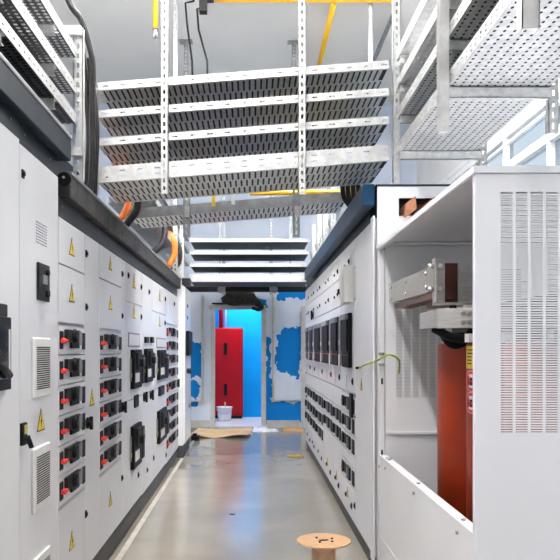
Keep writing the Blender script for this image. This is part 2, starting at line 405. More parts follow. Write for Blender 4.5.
# A
c = cabinet(LF, yA, yB_, 2.235, .15, 'nearest white cabinet on the left with a large navy breaker in its front', proud=.010, group=LG, trim=2.318)
a = MB(); LF.box(a, 2.20, 2.635, 1.245, 1.515, .0105, .035); LF.box(a, 2.22, 2.61, 1.515, 1.562, .0105, .03)
bk = a.build('air_breaker', 'charcoal', c, bevel=.004)
a = MB(); LF.box(a, 2.23, 2.615, 1.285, 1.478, .035, .04); a.build('breaker_window', 'navy_glass', bk)
a = MB(); LF.box(a, 2.592, 2.60, 1.30, 1.47, .04, .043); a.build('light_strip', 'sign_white', bk)
a = MB(); a.tube([(LF.X(.05), 2.35, 1.36), (LF.X(.06), 2.48, 1.33), (LF.X(.05), 2.57, 1.30)], .014, 8); LF.cyl(a, 2.44, 1.37, .03, .04, .06); a.build('crank_handle', 'black_plastic', bk)
# B
c = cabinet(LF, yB_, yC, 2.235, .15, 'tall white cabinet with louvred vent grilles and a dark meter, left row', group=LG, trim=2.318)
door(LF, c, yB_+.004, yC-.004, .16, 2.225)
def grille(y0, y1, z0, z1):
    a = MB(); LF.box(a, y0, y1, z0, z1, .008, .020)
    g = a.build('vent_grille', 'cream_plastic', c, bevel=.006)
    n = 20; st = (z1-z0-.07)/n
    a = MB()
    for k in range(n):
        z = z0+.035+k*st; LF.box(a, y0+.038, y1-.012, z, z+st*.5, .0195, .0212)
    a.build('louvre_slots', 'charcoal', g)
LYp = LF.y
for (p0, p1, q0, q1) in ((29.3, 46.3, 335, 397), (29.3, 46.3, 441, 507), (29.3, 46.3, 547, 612)):
    grille(LYp(p0), LYp(p1), LF.z(41, q1-1), LF.z(41, q0+3))
a = MB(); y0, y1, z0, z1 = LYp(34.6), LYp(45.5), LF.z(40, 301), LF.z(40, 264)
LF.box(a, y0, y1, z0, z1, .008, .02); mt = a.build('meter', 'charcoal', c, bevel=.003)
a = MB(); LF.box(a, (y0+y1)/2-.03, (y0+y1)/2+.035, z0+.075, z0+.115, .02, .023); a.build('display', 'mid_grey', mt)
for q, r_ in ((z0+.035, .018), (z1-.035, .014)):
    a = MB(); LF.cyl(a, (y0+y1)/2+.03, q, r_, .02, .032); a.build('button', 'black_plastic', mt)
a = MB(); y0 = LYp(34); yw = LYp(45)-y0; z1 = LF.z(40, 223)
for k in range(8):
    z = z1-.004-k*.0125; p = 0
    while p < 1:
        q = random.uniform(.06, .18); LF.box(a, y0+yw*p, y0+yw*min(1, p+q), z-.006, z, .008, .0086); p += q+random.uniform(.02, .05)
a.build('instruction_text', 'text_grey', c, label='block of small grey printed lines')
a = MB(); y0, y1, z0, z1 = LYp(17.8), LYp(22.5), LF.z(20, 445), LF.z(20, 423)
LF.box(a, y0, y1, z0, z1, .008, .02); LF.box(a, y0+.02, y1-.006, z1-.045, z1-.008, .02, .023, 1); a.tube([(LF.X(.03), (y0+y1)/2, z1-.055), (LF.X(.04), y1-.01, z0-.012)], .011, 8)
a.build('swing_handle', ['black_plastic', 'pale_yellow'], c)
warning(LF, c, LYp(39), LF.z(39, 419.5), .10)
lock(LF, c, LYp(20.5), LF.z(20.5, 174))
# C, D : six drawers with a cable door beside
def drawer_cabinet(y0, y1, split, label, ztri, zseams, n=6, zd0=.627, h=.1475, lowsign=None):
    c = cabinet(LF, y0, y1, LT, .15, label, group=LG, trim=2.142)
    zt = zd0+n*h
    door(LF, c, y0+.004, split, zt+.012, zseams); door(LF, c, y0+.004, split, zseams, LT-.01)
    door(LF, c, split, y1-.004, .16, LT-.01, 'cable_door'); door(LF, c, y0+.004, split, .16, zd0-.012, 'lower_door')
    for k in range(n): drawer_left(LF, c, y0+.006, split-.002, zd0+k*h, h)
    for z in ztri: warning(LF, c, y0+(split-y0)*.47, z, .095)
    warning(LF, c, y0+(split-y0)*.47, .41, .095)
    for z in (1.93, 1.63): lock(LF, c, split+.03, z, .014)
    lock(LF, c, split+.02, .47, .014)
    return c
c = drawer_cabinet(yC, yD, 3.90, 'white cabinet of six drawers with red levers, beside the louvred cabinet', (1.925, 1.685), 1.81)
warning(LF, c, LYp(90.5), LF.z(90.5, 397), .10)
a = MB(); knob(LF, c, LYp(85.5), LF.z(85.5, 423), .04)
c = drawer_cabinet(yD, yE, 4.985, 'white cabinet of six drawers with red levers, second drawer cabinet from the left', (1.96, 1.70), 1.83, zd0=.622, h=.1475)
knob(LF, c, LYp(121), LF.z(121, 407), .045)
# E, F, G : moulded-case breakers
def pxbox(px0, px1, py0, py1, fc=LF):
    pm = (px0+px1)/2; return fc.y(px0), fc.y(px1), fc.z(pm, py1), fc.z(pm, py0)
def glazed(c, px0, px1, py0, py1):
    y0, y1, z0, z1 = pxbox(px0, px1, py0, py1)
    a = MB(); LF.box(a, y0, y1, z0, z1, .008, .012); f_ = a.build('inspection_window', 'mid_grey', c)
    a = MB(); LF.box(a, y0+.03, y1-.03, z0+.012, z1-.012, .012, .014); a.build('pane', 'lilac_white_paint', f_)
c = cabinet(LF, yE, yFf, LT, .15, 'white cabinet with two black breakers one above the other, past the drawer cabinets', group=LG, trim=2.142)
door(LF, c, yE+.004, yFf-.004, 1.75, 2.04); door(LF, c, yE+.004, yFf-.004, 1.0, 1.75); door(LF, c, yE+.004, yFf-.004, .16, 1.0)
breaker(LF, c, *pxbox(129.3, 137.5, 349.5, 388)); breaker(LF, c, *pxbox(129.3, 137.5, 424, 466))
glazed(c, 127, 138.5, 333, 347)
a = MB(); LF.box(a, *pxbox(132.8, 136.5, 395, 407), .008, .02); a.build('meter', 'charcoal', c)
for p in ((118+9, 275.5), (140, 287), (140, 317), (137, 475)): lock(LF, c, LYp(p[0]), LF.z(*p), .016)
warning(LF, c, LYp(133), LF.z(133, 280.5), .12); warning(LF, c, LYp(133), LF.z(133, 311), .12)
c = cabinet(LF, yFf, yG, LT, .14, 'narrow white cabinet with one black breaker above two black knobs, left row', group=LG, trim=2.142)
door(LF, c, yFf+.004, yG-.004, 1.0, 2.04); door(LF, c, yFf+.004, yG-.004, .15, 1.0)
breaker(LF, c, *pxbox(142.8, 149, 348.5, 382))
for p0, p1 in ((143.2, 146), (149, 151)):
    a = MB(); LF.box(a, *pxbox(p0, p1, 337, 343), .008, .03); a.build('push_button', 'black_plastic', c)
for p in ((142.8, 397), (149.4, 395)): knob(LF, c, LYp(p[0]), LF.z(*p), .05)
lock(LF, c, LYp(148), LF.z(148, 292), .016); lock(LF, c, LYp(146), LF.z(146, 470), .016)
c = cabinet(LF, yG, yH, LT, .14, 'white cabinet with two black breakers and a small green-black box between them', group=LG, trim=2.142)
door(LF, c, yG+.004, yH-.004, 1.75, 2.04); door(LF, c, yG+.004, yH-.004, 1.0, 1.75); door(LF, c, yG+.004, yH-.004, .15, 1.0)
breaker(LF, c, *pxbox(156, 163, 350, 379)); breaker(LF, c, *pxbox(156, 163.5, 409, 440.5))
glazed(c, 155.5, 164.5, 338, 348)
a = MB(); LF.box(a, *pxbox(157.3, 161.8, 386, 395), .008, .03); a.build('meter', 'charcoal', c)
warning(LF, c, LYp(159), LF.z(159, 295), .12); warning(LF, c, LYp(159), LF.z(159, 320.5), .12)
for p in ((164.3, 299), (164, 323), (152.5, 458), (165, 455)): lock(LF, c, LYp(p[0]), LF.z(*p), .018)
# H
c = cabinet(LF, yH, yI, LT, .13, 'white cabinet with one column of nine small drawers, far left row', group=LG, trim=2.142)
ys = LYp(177.3)
door(LF, c, yH+.004, ys, 1.67, 2.04); door(LF, c, ys, yI-.004, .14, 2.04, 'cable_door'); door(LF, c, yH+.004, ys, .14, .265, 'lower_door')
for k in range(9): drawer_left(LF, c, yH+.01, ys-.004, .27+k*.154, .154)
lock(LF, c, LYp(173.5), LF.z(173.5, 304), .018); knob(LF, c, LYp(176.3), LF.z(176.3, 383), .055)
# J : deeper end cabinet
JF = Face(-1, -.86)
c = cabinet(JF, yI+.02, yJ, 2.20, .16, 'deeper white cabinet ending the left row near the blue-patched wall', depth=.80, group=LG)
door(JF, c, yI+.04, yJ-.01, .18, 2.18)
a = MB(); JF.box(a, 9.0, 9.55, 1.30, 1.62, .008, .05); a.build('breaker', 'black_plastic', c, bevel=.004)
for p in ((9.15, 1.10), (9.4, 1.09)): knob(JF, c, p[0], p[1], .04)
for z in (1.95, 1.8): lock(JF, c, 9.2, z, .02)
lock(JF, c, 9.45, .62, .02)
# ducts lying on the left row
a = MB(); a.box(-1.5, -.892, yA, 3.45, 2.32, 2.44); 
a.box(-.9, -.886, yA, 3.452, 2.425, 2.445, 1)
t_ = a.build('cable_trunking', ['navy_trim', 'mid_grey'], None, bevel=.004); tag(t_, 'dark overhanging trunking box on top of the nearest left cabinets', 'trunking')
a = MB(); a.box(-1.45, -1.005, 3.47, 4.08, 2.263, 2.42); tag(a.build('cover_box', 'navy_trim', None, bevel=.004), 'dark cover box behind the perforated post on the left row', 'cover')
rt = thing('cable_duct', (-1.15, 6.1, 2.145), 'long dusty dark duct along the top of the left row', 'duct')
a = MB(); a.box(-1.4, -.90, 3.47, 8.84, 2.146, 2.262); a.build('duct_body', 'dusty_dark', rt, bevel=.008)
a = MB(); a.box(-.945, -.893, 3.468, 8.84, 2.262, 2.275); a.build('duct_lip', 'mid_grey', rt)
a = MB(); a.cyl((-.925, 3.44, 2.232), (-.925, 3.469, 2.232), .034, 20); a.cyl((-.925, 3.43, 2.238), (-.925, 3.44, 2.238), .006, 8, 1); a.build('end_plug', ['black_plastic', 'sign_white'], rt)

# ---- right row
RT, RTT = 2.21, 2.385
rY = [4.27, 5.075, 5.86, 6.50, 7.34, 8.25, 8.87, 9.85]
# near cable compartment with cutout wall
c = thing('switchgear_cabinet', (1.06, (rY[0]+rY[1])/2, 0), 'blank white end cabinet with copper bars showing through a cutout, beside the transformer', 'cabinet', RG)
a = MB(); a.box(.778, 1.36, rY[0]+.02, rY[1]-.0015, .10, RT); a.build('body', 'white_paint', c, bevel=.003)
a = MB(); a.box(.77, 1.36, rY[0]+.02, rY[1]-.0015, 0, .099); a.build('plinth', 'plinth', c)
sy0, sy1 = rY[0]-.004, rY[0]+.018
cx0, cx1, cz0, cz1 = .895, 1.14, 2.165, 2.315
a = MB(); a.box(.765, cx0, sy0, sy1, .10, RTT); a.box(cx1, 1.36, sy0, sy1, .10, RTT); a.box(cx0, cx1, sy0, sy1, .10, cz0); a.box(cx0, cx1, sy0, sy1, cz1, RTT)
a.build('end_panel', 'white_paint', c)
a = MB(); a.box(.755, 1.37, sy0-.004, rY[1]-.0015, RTT+.001, RTT+.012)
a.box(.765, 1.36, rY[0]+.30, rY[1]-.0015, RT+.002, RTT); a.build('top_trim', 'navy_trim', c)
for poly in ([(404.5, 214), (405, 204), (415.5, 196), (416.5, 209), (407, 216)], [(424, 205), (434.5, 196.5), (437, 199.5), (427, 208)]):
    MB().prism([((x-CX)*.00605, sy0-.035, CZ+(CY-y)*.00605) for x, y in poly], (0, .26, 0)).build('copper_busbar', 'copper', c)
a = MB(); a.box(cx0-.02, cx1+.02, rY[0]+.29, rY[0]+.30, cz0-.02, cz1+.02); a.box(cx0, cx0+.05, rY[0]+.1, rY[0]+.2, cz0-.0, cz0+.05); a.box(1.02, 1.06, rY[0]+.08, rY[0]+.2, cz0, cz0+.06); a.build('busbar_chamber', 'brown_block', c)
door(RF, c, rY[0]+.03, rY[1]-.004, .11, RT-.01, 'cable_door')
a = MB(); RF.box(a, rY[0]-.002, rY[0]+.10, .09, RT-.002, .009, .022); a.build('corner_post', 'white_paint', c, bevel=.004)
warning(RF, c, RF.y(362.5), RF.z(362.5, 384), .085)
RLAB = ['white breaker cabinet with a tall white box on its upper door, right row',
        'white cabinet with tall black breaker above two drawer rows, second breaker cabinet from the right',
        'white cabinet with tall black breaker above two drawer rows, third breaker cabinet from the right',
        'white cabinet with tall black breaker above three drawer rows, third from the far right-row end',
        'narrow white cabinet with black breaker and three drawers, second from the far right-row end',
        'last white cabinet of the right row, next to the door by the blue wall']
BK = [(353.6, 344.8), (342.2, 334.6), (332.8, 325.3), (323.6, 317.2), (316, 312.3), (311.8, 308.8)]
for i in range(6):
    y0, y1 = rY[i+1], rY[i+2]
    c = cabinet(RF, y0, y1, RT, .105, RLAB[i], depth=.60, group=RG, trim=RTT)
    door(RF, c, y0+.004, y1-.004, 1.99, RT-.008); door(RF, c, y0+.004, y1-.004, 1.755, 1.99); door(RF, c, y0+.004, y1-.004, 1.06, 1.755, 'breaker_door')
    yn, yf = RF.y(BK[i][0]), RF.y(BK[i][1])
    breaker(RF, c, yn+.02, yf-.10, 1.25, 1.665, 'right')
    ym = (y0+y1)/2
    lock(RF, c, y0+.14, 1.15, .018); 
    a = MB(); RF.box(a, ym+.1, ym+.115, 1.085, 1.19, .008, .0095); a.build('red_label', 'sign_red' if i in (1, 2) else 'mid_grey', c)
    for z in (2.07, 1.87): 
        lock(RF, c, ym-.05, z, .014); lock(RF, c, ym+.18, z-.01, .009)
    if i == 0:
        a = MB(); RF.box(a, RF.y(354.5), RF.y(349.2), 1.74, 2.01, .008, .075); a.build('white_box', 'cream_plastic', c, bevel=.003)
        a = MB(); RF.box(a, RF.y(348.4), RF.y(345.6), 1.80, 1.90, .008, .05); RF.box(a, RF.y(347.5), RF.y(346.5), 1.83, 1.87, .05, .075); a.build('rotary_handle', 'black_plastic', c)
    if i == 4: knob(RF, c, ym, 1.80, .06)
    rows = {0: [.895, .745, .595, .36], 1: [.745, .595], 2: [.745, .595]}.get(i, [.745, .565, .40])
    for z in rows: drawer_right(RF, c, y1-.01, y0+.02, z, .148)
    zs = min(rows)
    door(RF, c, y0+.004, y1-.004, .108, zs-.005, 'lower_door')
    if i == 0:
        a = MB(); RF.box(a, RF.y(355.3), RF.y(353.0), .885, 1.06, .016, .03); a.build('latch_bar', 'black_plastic', c)
        door(RF, c, y0+.004, y1-.004, .51, .593, 'blank_panel'); lock(RF, c, y0+.03, .25, .016)
    door(RF, c, y0+.004, y1-.004, max(rows)+.15, 1.055, 'blank_panel')
    lock(RF, c, y0+.2, .21, .016); lock(RF, c, ym+.12, .235, .013)
    if i < 3: warning(RF, c, ym+.05, .27, .08)
# blue hood along the top of the right row
rt = thing('cable_hood', (.73, 7.0, 2.23), 'long glossy dark-blue hood overhanging the top of the right row', 'hood')
for (q0, q1) in ((rY[0]-.004, 7.35), (7.37, 8.55), (8.57, 9.0)):
    a = MB(); a.box(.675, .748, q0, q1, 2.27, 2.40); a.build('hood_section', 'blue_trim', rt, bevel=.004)
a = MB(); a.box(.68, .754, 7.35, 7.37, 2.28, 2.39); a.box(.68, .748, 8.55, 8.57, 2.28, 2.39); a.build('joint_strip', 'black_plastic', rt)

# ------------------------------------------------------------------ transformer enclosure (near right)
EX0, EX1, EY0, EY1, EZ = .763, 1.78, 2.39, 4.25, 2.017
rt = thing('transformer_enclosure', ((EX0+EX1)/2, (EY0+EY1)/2, 0), 'open white sheet-metal enclosure with slotted front panel around the red transformer', 'enclosure')
def slotted(mb, axis, c0, c1, a0, a1, z0, z1, cols, sz0, sz1, pitch, duty=.55):
    def bb(p0, p1, q0, q1):
        if p1-p0 < 1e-5 or q1-q0 < 1e-5: return
        if axis == 'y': mb.box(p0, p1, c0, c1, q0, q1)
        else: mb.box(c0, c1, p0, p1, q0, q1)
    bb(a0, a1, z0, sz0); bb(a0, a1, sz1, z1); p = a0; n = int((sz1-sz0)/pitch)
    for (q0, q1) in cols:
        bb(p, q0, sz0, sz1)
        for k in range(n): bb(q0, q1, sz0+k*pitch, sz0+k*pitch+pitch*duty)
        p = q1
    bb(p, a1, sz0, sz1)
px = lambda x: (x-CX)*EY0/F
cols = [(px(500.8+15*k), px(512.8+15*k)) for k in range(10)]
cols = [c_ for c_ in cols if c_[1] < EX1-.06]
a = MB(); slotted(a, 'y', EY0, EY0+.002, EX0, EX1, .10, EZ-.022, cols, CZ+(CY-434)*EY0/F, CZ+(CY-192)*EY0/F, .0084, .66)
a.box(EX0, EX0+.002, EY0+.002, EY0+.03, .10, EZ-.022)
a.build('front_panel', 'lilac_white_paint', rt)
a = MB(); a.box(EX0-.008, EX1+.008, EY0-.008, EY1-.002, EZ-.002, EZ+.004); a.box(EX0-.008, EX1+.008, EY0-.008, EY0-.004, EZ-.020, EZ-.002); a.box(EX0-.008, EX0-.004, EY0-.004, EY1-.002, EZ-.020, EZ-.002)
a.box(EX0-.004, EX0+.02, EY0+.004, EY1-.002, EZ-.024, EZ-.0025); a.build('roof', 'lilac_white_paint', rt)
cols2 = [(EX0+.10+.05*k, EX0+.137+.05*k) for k in range(16)]
a = MB(); slotted(a, 'y', EY1-.056, EY1-.054, EX0+.036, EX1, .10, EZ-.004, cols2, 1.10, 1.80, .0084, .6); a.box(EX0+.04, EX1-.02, EY1-.068, EY1-.056, .885, .90); a.box(EX0+.002, EX1, EY1-.007, EY1-.005, .10, EZ-.004, 1)
a.build('rear_panel', ['white_paint', 'jamb_grey'], rt)
cols3 = [(EY0+.15+.075*k, EY0+.205+.075*k) for k in range(21)]
a = MB(); slotted(a, 'x', EX1-.002, EX1, EY0+.002, EY1-.006, .10, EZ-.004, cols3, 1.05, 1.9, .0125, .5); a.build('wall_side_panel', 'white_paint', rt)
a = MB(); a.box(EX0+.002, EX0+.004, EY0+.03, EY1-.05, .10, .745); a.box(EX0, EX0+.045, EY0+.03, EY1-.05, .745, .760); a.box(EX0+.040, EX0+.045, EY0+.03, EY1-.05, .70, .745)
a.box(EX0-.001, EX0+.002, EY0+.03, EY1-.05, .28, .284)
a.build('sill_panel', 'white_paint', rt, bevel=.0015)
a = MB()
for y in (2.6, 3.3, 4.0): a.cyl((EX0-.006, y, .715), (EX0+.002, y, .715), .008, 8); a.cyl((EX0+.022, y, .76), (EX0+.022, y, .766), .009, 8)
a.tube([(EX0+.022+.016*math.cos(k*.6), 4.02+.03*math.sin(k*.6), .766) for k in range(11)], .003, 6)
a.build('fixing_bolt', 'zinc_dull', rt)
a = MB(); a.box(EX0+.0, EX0+.034, EY1-.048, EY1-.008, .10, EZ-.025); pf = a.build('frame_post', 'white_paint', rt, bevel=.002)
a = MB()
for z in (.77, 1.20): a.box(EX0+.012, EX0+.022, EY1-.052, EY1-.047, z-.018, z+.018)
a.build('keyhole', 'black_plastic', pf)
a = MB()
for z in (.69, 1.365, 1.30): a.box(EX0-.004, EX0+.03, EY1-.056, EY1-.049, z-.008, z+.008); a.cyl((EX0+.02, EY1-.07, z), (EX0+.02, EY1-.056, z), .007, 8)
a.build('hinge_clip', 'zinc_dull', pf)
a = MB(); a.box(EX0+.05, 1.30, 4.02, 4.06, 1.998, 2.008); a.build('top_strip', 'sign_white', rt)  # narrow white strip across, just under the roof
a = MB(); a.box(EX0, EX1, EY0, EY1-.01, .02, .099); a.build('base_frame', 'plinth', rt)

rt = thing('dry_type_transformer', (1.22, 3.15, .101), 'brick-red cast-resin transformer with grey busbars inside the open enclosure', 'transformer')
CYS = (2.66, 3.15, 3.65)
for y in CYS:
    a = MB(); pr = [(0, .33), (.235, .33), (.245, .34), (.245, 1.415), (.235, 1.425), (0, 1.425)]
    a.lathe((1.22, y, 0), pr, 48); co_ = a.build('coil', 'coil_red', rt)
    a = MB()
    for dx in (-.15, 0, .15): a.box(1.22+dx-.03, 1.22+dx+.03, y-.1, y+.1, .255, .329); a.cyl((1.22+dx, y-.05, 1.427), (1.22+dx, y-.05, 1.478), .03, 12)
    a.build('insulator_block', 'black_plastic', co_)
for z0, z1 in ((.12, .25), (1.48, 1.60)): MB().box(1.10, 1.34, 2.48, 3.85, z0, z1).build('core_yoke', 'charcoal', rt)
a = MB(); a.box(1.0, 1.06, 2.46, 3.9, .102, .17); a.box(1.36, 1.42, 2.46, 3.9, .102, .17); a.build('base_rail', 'zinc_dull', rt)
# stickers on the middle coil, wrapped on its surface
def sticker(y, a0, a1, z0, z1, name, mats, kind):
    R = .2462; mb = MB(); N = 14
    P = lambda u, v, k=0: (1.22+(R+k)*math.cos(math.radians(a0+(a1-a0)*u)), y+(R+k)*math.sin(math.radians(a0+(a1-a0)*u)), z0+(z1-z0)*v)
    def patch(u0, u1, v0, v1, mi, k=0, n=6):
        for i in range(n):
            q0, q1 = u0+(u1-u0)*i/n, u0+(u1-u0)*(i+1)/n
            mb.quad(P(q0, v0, k), P(q1, v0, k), P(q1, v1, k), P(q0, v1, k), mi)
    def ring(r0, r1, mi, k):
        n = 28
        for i in range(n):
            c0, s0, c1, s1 = math.cos(i*2*math.pi/n), math.sin(i*2*math.pi/n), math.cos((i+1)*2*math.pi/n), math.sin((i+1)*2*math.pi/n)
            mb.quad(P(.5+r0*c0, .5+r0*s0, k), P(.5+r1*c0, .5+r1*s0, k), P(.5+r1*c1, .5+r1*s1, k), P(.5+r0*c1, .5+r0*s1, k), mi)
    if kind == 'plate':
        patch(0, 1, 0, 1, 0)
        for v in (.2, .35, .5, .65, .8): patch(.15, .55 if v < .6 else .8, v, v+.05, 1, .0006)
    else:
        ring(0, .5, 0, 0); ring(.33, .47, 1, .0006)
        patch(.42, .58, .3, .66, 2, .0009)
        for i in range(8):
            q = -.3+.6*i/8; mb.quad(P(.5+q-.05, .5-q, .0013), P(.5+q+.05, .5-q, .0013), P(.5+q+.125, .5-q-.075, .0013), P(.5+q+.025, .5-q-.075, .0013), 1)
    return mb.build(name, mats, rt)
A0, A1 = 170, 226
sticker(3.15, A0, A1-22, 1.307, 1.409, 'yellow_plate', ['yellow_label', 'black_plastic'], 'plate')
sticker(3.15, A0-3, A1-18, 1.205, 1.300, 'prohibition_sign', ['sign_white', 'sign_red', 'black_plastic'], 'ring')
sticker(3.15, A0-3, A1-18, 1.108, 1.203, 'prohibition_sign', ['sign_white', 'sign_red', 'black_plastic'], 'ring')
# busbars
a = MB(); a.obox((.815, 4.165, 1.665), (.025, -1.02, .0), (0, 0, .115), (.012, 0, 0)); bb_ = a.build('aluminium_busbar', 'aluminium', rt, bevel=.002)
for y in (4.1, 3.75, 3.35):
    for z in (1.69, 1.755): x_ = .815+.025*(4.17-y)/1.02; MB().cyl((x_-.008, y, z), (x_, y, z), .010, 10).build('busbar_bolt', 'steel', bb_)
a = MB(); a.box(.80, .855, 3.10, 3.112, 1.60, 1.795); a.box(.80, 1.12, 3.09, 3.112, 1.588, 1.602); a.box(.80, .812, 3.06, 3.112, 1.60, 1.795)
bb_ = a.build('angle_bracket', 'aluminium', rt, bevel=.003)
for z in (1.66, 1.76):
    MB().cyl((.775, 3.085, z), (.80, 3.085, z), .011, 8).build('bracket_bolt', 'steel', bb_)
    MB().cyl((.825, 3.07, z), (.825, 3.10, z), .011, 8).build('bracket_bolt', 'steel', bb_)
a = MB(); a.box(.885, .97, 3.30, 3.55, 1.60, 1.80); a.box(.84, .93, 3.2, 4.1, 1.63, 1.66); a.build('support_block', 'brown_block', rt)
a = MB(); a.box(.925, 1.2, 3.12, 3.14, 1.61, 1.755); a.build('connection_plate', 'aluminium', rt)
a = MB(); a.obox((.80, 3.02, 1.485), (.30, -.10, .0), (0, 0, .085), (0, .012, 0)); a.box(.795, .85, 3.03, 3.32, 1.49, 1.565); bb_ = a.build('lower_busbar', 'aluminium', rt, bevel=.002)
for x in (.90, .925, .985, 1.01):
    for z in (1.508, 1.547): y_ = 3.02-.10*(x-.80)/.30; MB().cyl((x, y_-.016, z), (x, y_, z), .010, 6).build('lower_bolt', 'zinc_dull', bb_)
a = MB(); a.cyl((.89, 3.1, 1.565), (.89, 3.1, 1.59), .016, 12); a.box(.93, .97, 3.05, 3.09, 1.571, 1.588, 1); a.build('post_insulator', ['black_plastic', 'sign_white'], rt)
a = MB(); a.tube(spline([(.83, 3.2, 1.49), (.9, 3.15, 1.45), (1.0, 3.12, 1.44), (1.1, 3.1, 1.46)]), .02, 8); a.tube(spline([(.88, 3.3, 1.5), (.94, 3.3, 1.42), (1.0, 3.3, 1.43), (1.05, 3.3, 1.5)]), .022, 8); a.box(.93, .99, 3.0, 3.06, 1.425, 1.462, 1)
a.build('flexible_lead', ['black_plastic', 'sign_white'], rt)
# earth wire
a = MB(); a.tube(spline([(.745, 4.86, 1.262), (.72, 4.7, 1.262), (.71, 4.45, 1.29), (.745, 4.17, 1.325), (.79, 4.05, 1.36), (.86, 4.10, 1.33), (.87, 4.14, 1.25)]), .0055, 8); a.cyl((.751, 4.86, 1.262), (.72, 4.845, 1.262), .009, 8, 1)
tag(a.build('earth_wire', ['green_yellow', 'black_plastic']), 'loose green and yellow earth wire hanging between cabinet door and enclosure post', 'wire')

# ------------------------------------------------------------------ overhead : trays, struts, cables
def strut(x, y, z0, z1, label, group, w=.045, d=.04, face='y', foot=False, m='strut_zinc', solid=False):
    rt = thing('hanging_strut', (x, y, z0), label, 'strut', group); a = MB()
    if face == 'y':
        strip(a, (x-w/2, y, z0), (0, 0, 1), (1, 0, 0), (0, 1, 0), z1-z0, w, .003, .05, .026, .014, off=.02, rows=0 if solid else 1)
        a.box(x-w/2, x-w/2+.003, y, y+d, z0, z1); a.box(x+w/2-.003, x+w/2, y, y+d, z0, z1)
    else:
        strip(a, (x, y-w/2, z0), (0, 0, 1), (0, 1, 0), (1, 0, 0), z1-z0, w, .003, .05, .026, .014, off=.02)
        a.box(x-d, x, y-w/2, y-w/2+.003, z0, z1); a.box(x-d, x, y+w/2-.003, y+w/2, z0, z1); 
        a.box(x-d, x-.0, y-w/2, y+w/2, z0-.003, z0)
    a.build('channel', m, rt)
    if foot:
        a = MB(); a.box(x-.09, x+.09, y-.05, y+.09, z1-.012, z1); a.build('ceiling_plate', 'zinc_dull', rt)
    return rt
def arm(rt, x0, x1, y, z, h=.05, m='galvanised'):
    a = MB(); a.box(x0, x1, y, y+.003, z-h, z); a.box(x0, x1, y, y+.045, z-.003, z); a.box(x0, x1, y, y+.03, z-h, z-h+.003)
    return a.build('support_arm', m, rt)

SG = 'hanging struts'
# --- main bridge of stacked trays across the aisle
BG = 'bridge cable trays crossing over the aisle'
def bridge(y0, y1, x0, x1, zc, slope, h, label, group, rows=2, pitch=.037, duty=.68, mf='strut_zinc', mbm='galvanised', slots=1, name='cable_tray'):
    z = lambda x: zc+slope*x
    rt = thing(name, ((x0+x1)/2, (y0+y1)/2, z((x0+x1)/2)), label, 'cable tray', group)
    u = V(1, 0, slope).normalized(); L = (x1-x0)*math.sqrt(1+slope*slope); vv = V(-slope, 0, 1).normalized()
    for yy, sgn in ((y0, 1), (y1, -1)):
        a = MB(); strip(a, (x0, yy, z(x0)), u, vv, (0, sgn, 0), L, h, .0025, .11, .035, .008, off=.03, rows=slots)
        a.obox(V(x0, yy, z(x0))+vv*h, u*L, V(0, .014*sgn, 0), vv*.002)
        a.build('side_rail', mf, rt)
    a = MB(); W = y1-y0-.006; rl = (W-.022*(rows+1))/max(rows, 1); yy = y0+.003
    if rows == 0: a.obox((x0, y0+.03, z(x0)+.001), u*L, V(0, W-.03, 0), vv*.0015)
    for k in range(rows+1):
        a.obox((x0, yy, z(x0)+.001), u*L, V(0, .022, 0), vv*.0015); yy += .022
        if k < rows:
            p = (k % 2)*pitch*.5; 
            while p < L-pitch*duty:
                a.obox(V(x0, yy, z(x0)+.001)+u*p, u*(pitch*duty), V(0, rl, 0), vv*.0015); p += pitch
            yy += rl
    a.build('perforated_bottom', mbm, rt)
    if rows: MB().obox(V(x0+.004, y0+.006, z(x0)+.006), u*(L-.008), V(0, y1-y0-.012, 0), vv*.002).build('shade_sheet', 'black_plastic', rt)  # black sheet added so the slot gaps look shaded
    return rt
S = .077
for zc, h, lab in ((3.093, .048, 'topmost slotted tray bridging the aisle between the two rows'), (2.922, .045, 'second slotted tray from the top in the near aisle bridge'),
                   (2.745, .045, 'third slotted tray from the top in the near aisle bridge'), (2.512, .098, 'deep bottom tray of the near aisle bridge with wide side rail')):
    bridge(4.40, 5.02, -.968, .862, zc, S, h, lab, BG, rows=3, duty=.67, slots=1 if h < .06 else 2)
for x, z0, z1, lab in ((-.545, 2.36, ZC, 'slotted hanging strut in front of the aisle bridge, left one of the middle pair'), (.312, 2.355, ZC, 'slotted hanging strut in front of the aisle bridge, right one of the middle pair'),
                       (.90, 2.405, ZC, 'slotted hanging strut where the aisle bridge meets the right-hand trays')):
    strut(x, 4.35, z0, z1, lab, SG)
strut(-.985, 4.36, 2.36, 3.02, 'short slotted strut beside the black cable bundle on the left', SG)
# --- second, lower bridge tray behind
bridge(5.20, 5.63, -.90, .70, 2.432, .08, .072, 'single grey tray crossing low behind the near aisle bridge', BG, mf='zinc_dull', slots=0)
for x, lab in ((-.482, 'dull grey strut holding the single low tray, left one'), (.325, 'dull grey strut holding the single low tray, right one')):
    s_ = strut(x, 5.14, 2.215, 2.60, lab, SG, m='zinc_dull', w=.05)
    a = MB(); a.box(x-.012, x+.022, 5.125, 5.138, 2.36, 2.44); a.build('clamp', 'strut_zinc', s_)
for x, m_, lab in ((-.285, 'yellow_label', 'small yellow tag hanging above the single low tray'), (-.14, 'sign_white', 'small white tag hanging above the single low tray')):
    a = MB(); a.box(x-.013, x+.013, 5.185, 5.1995, 2.475+.08*x, 2.565+.08*x); tag(a.build('tag', m_), lab, 'tag')
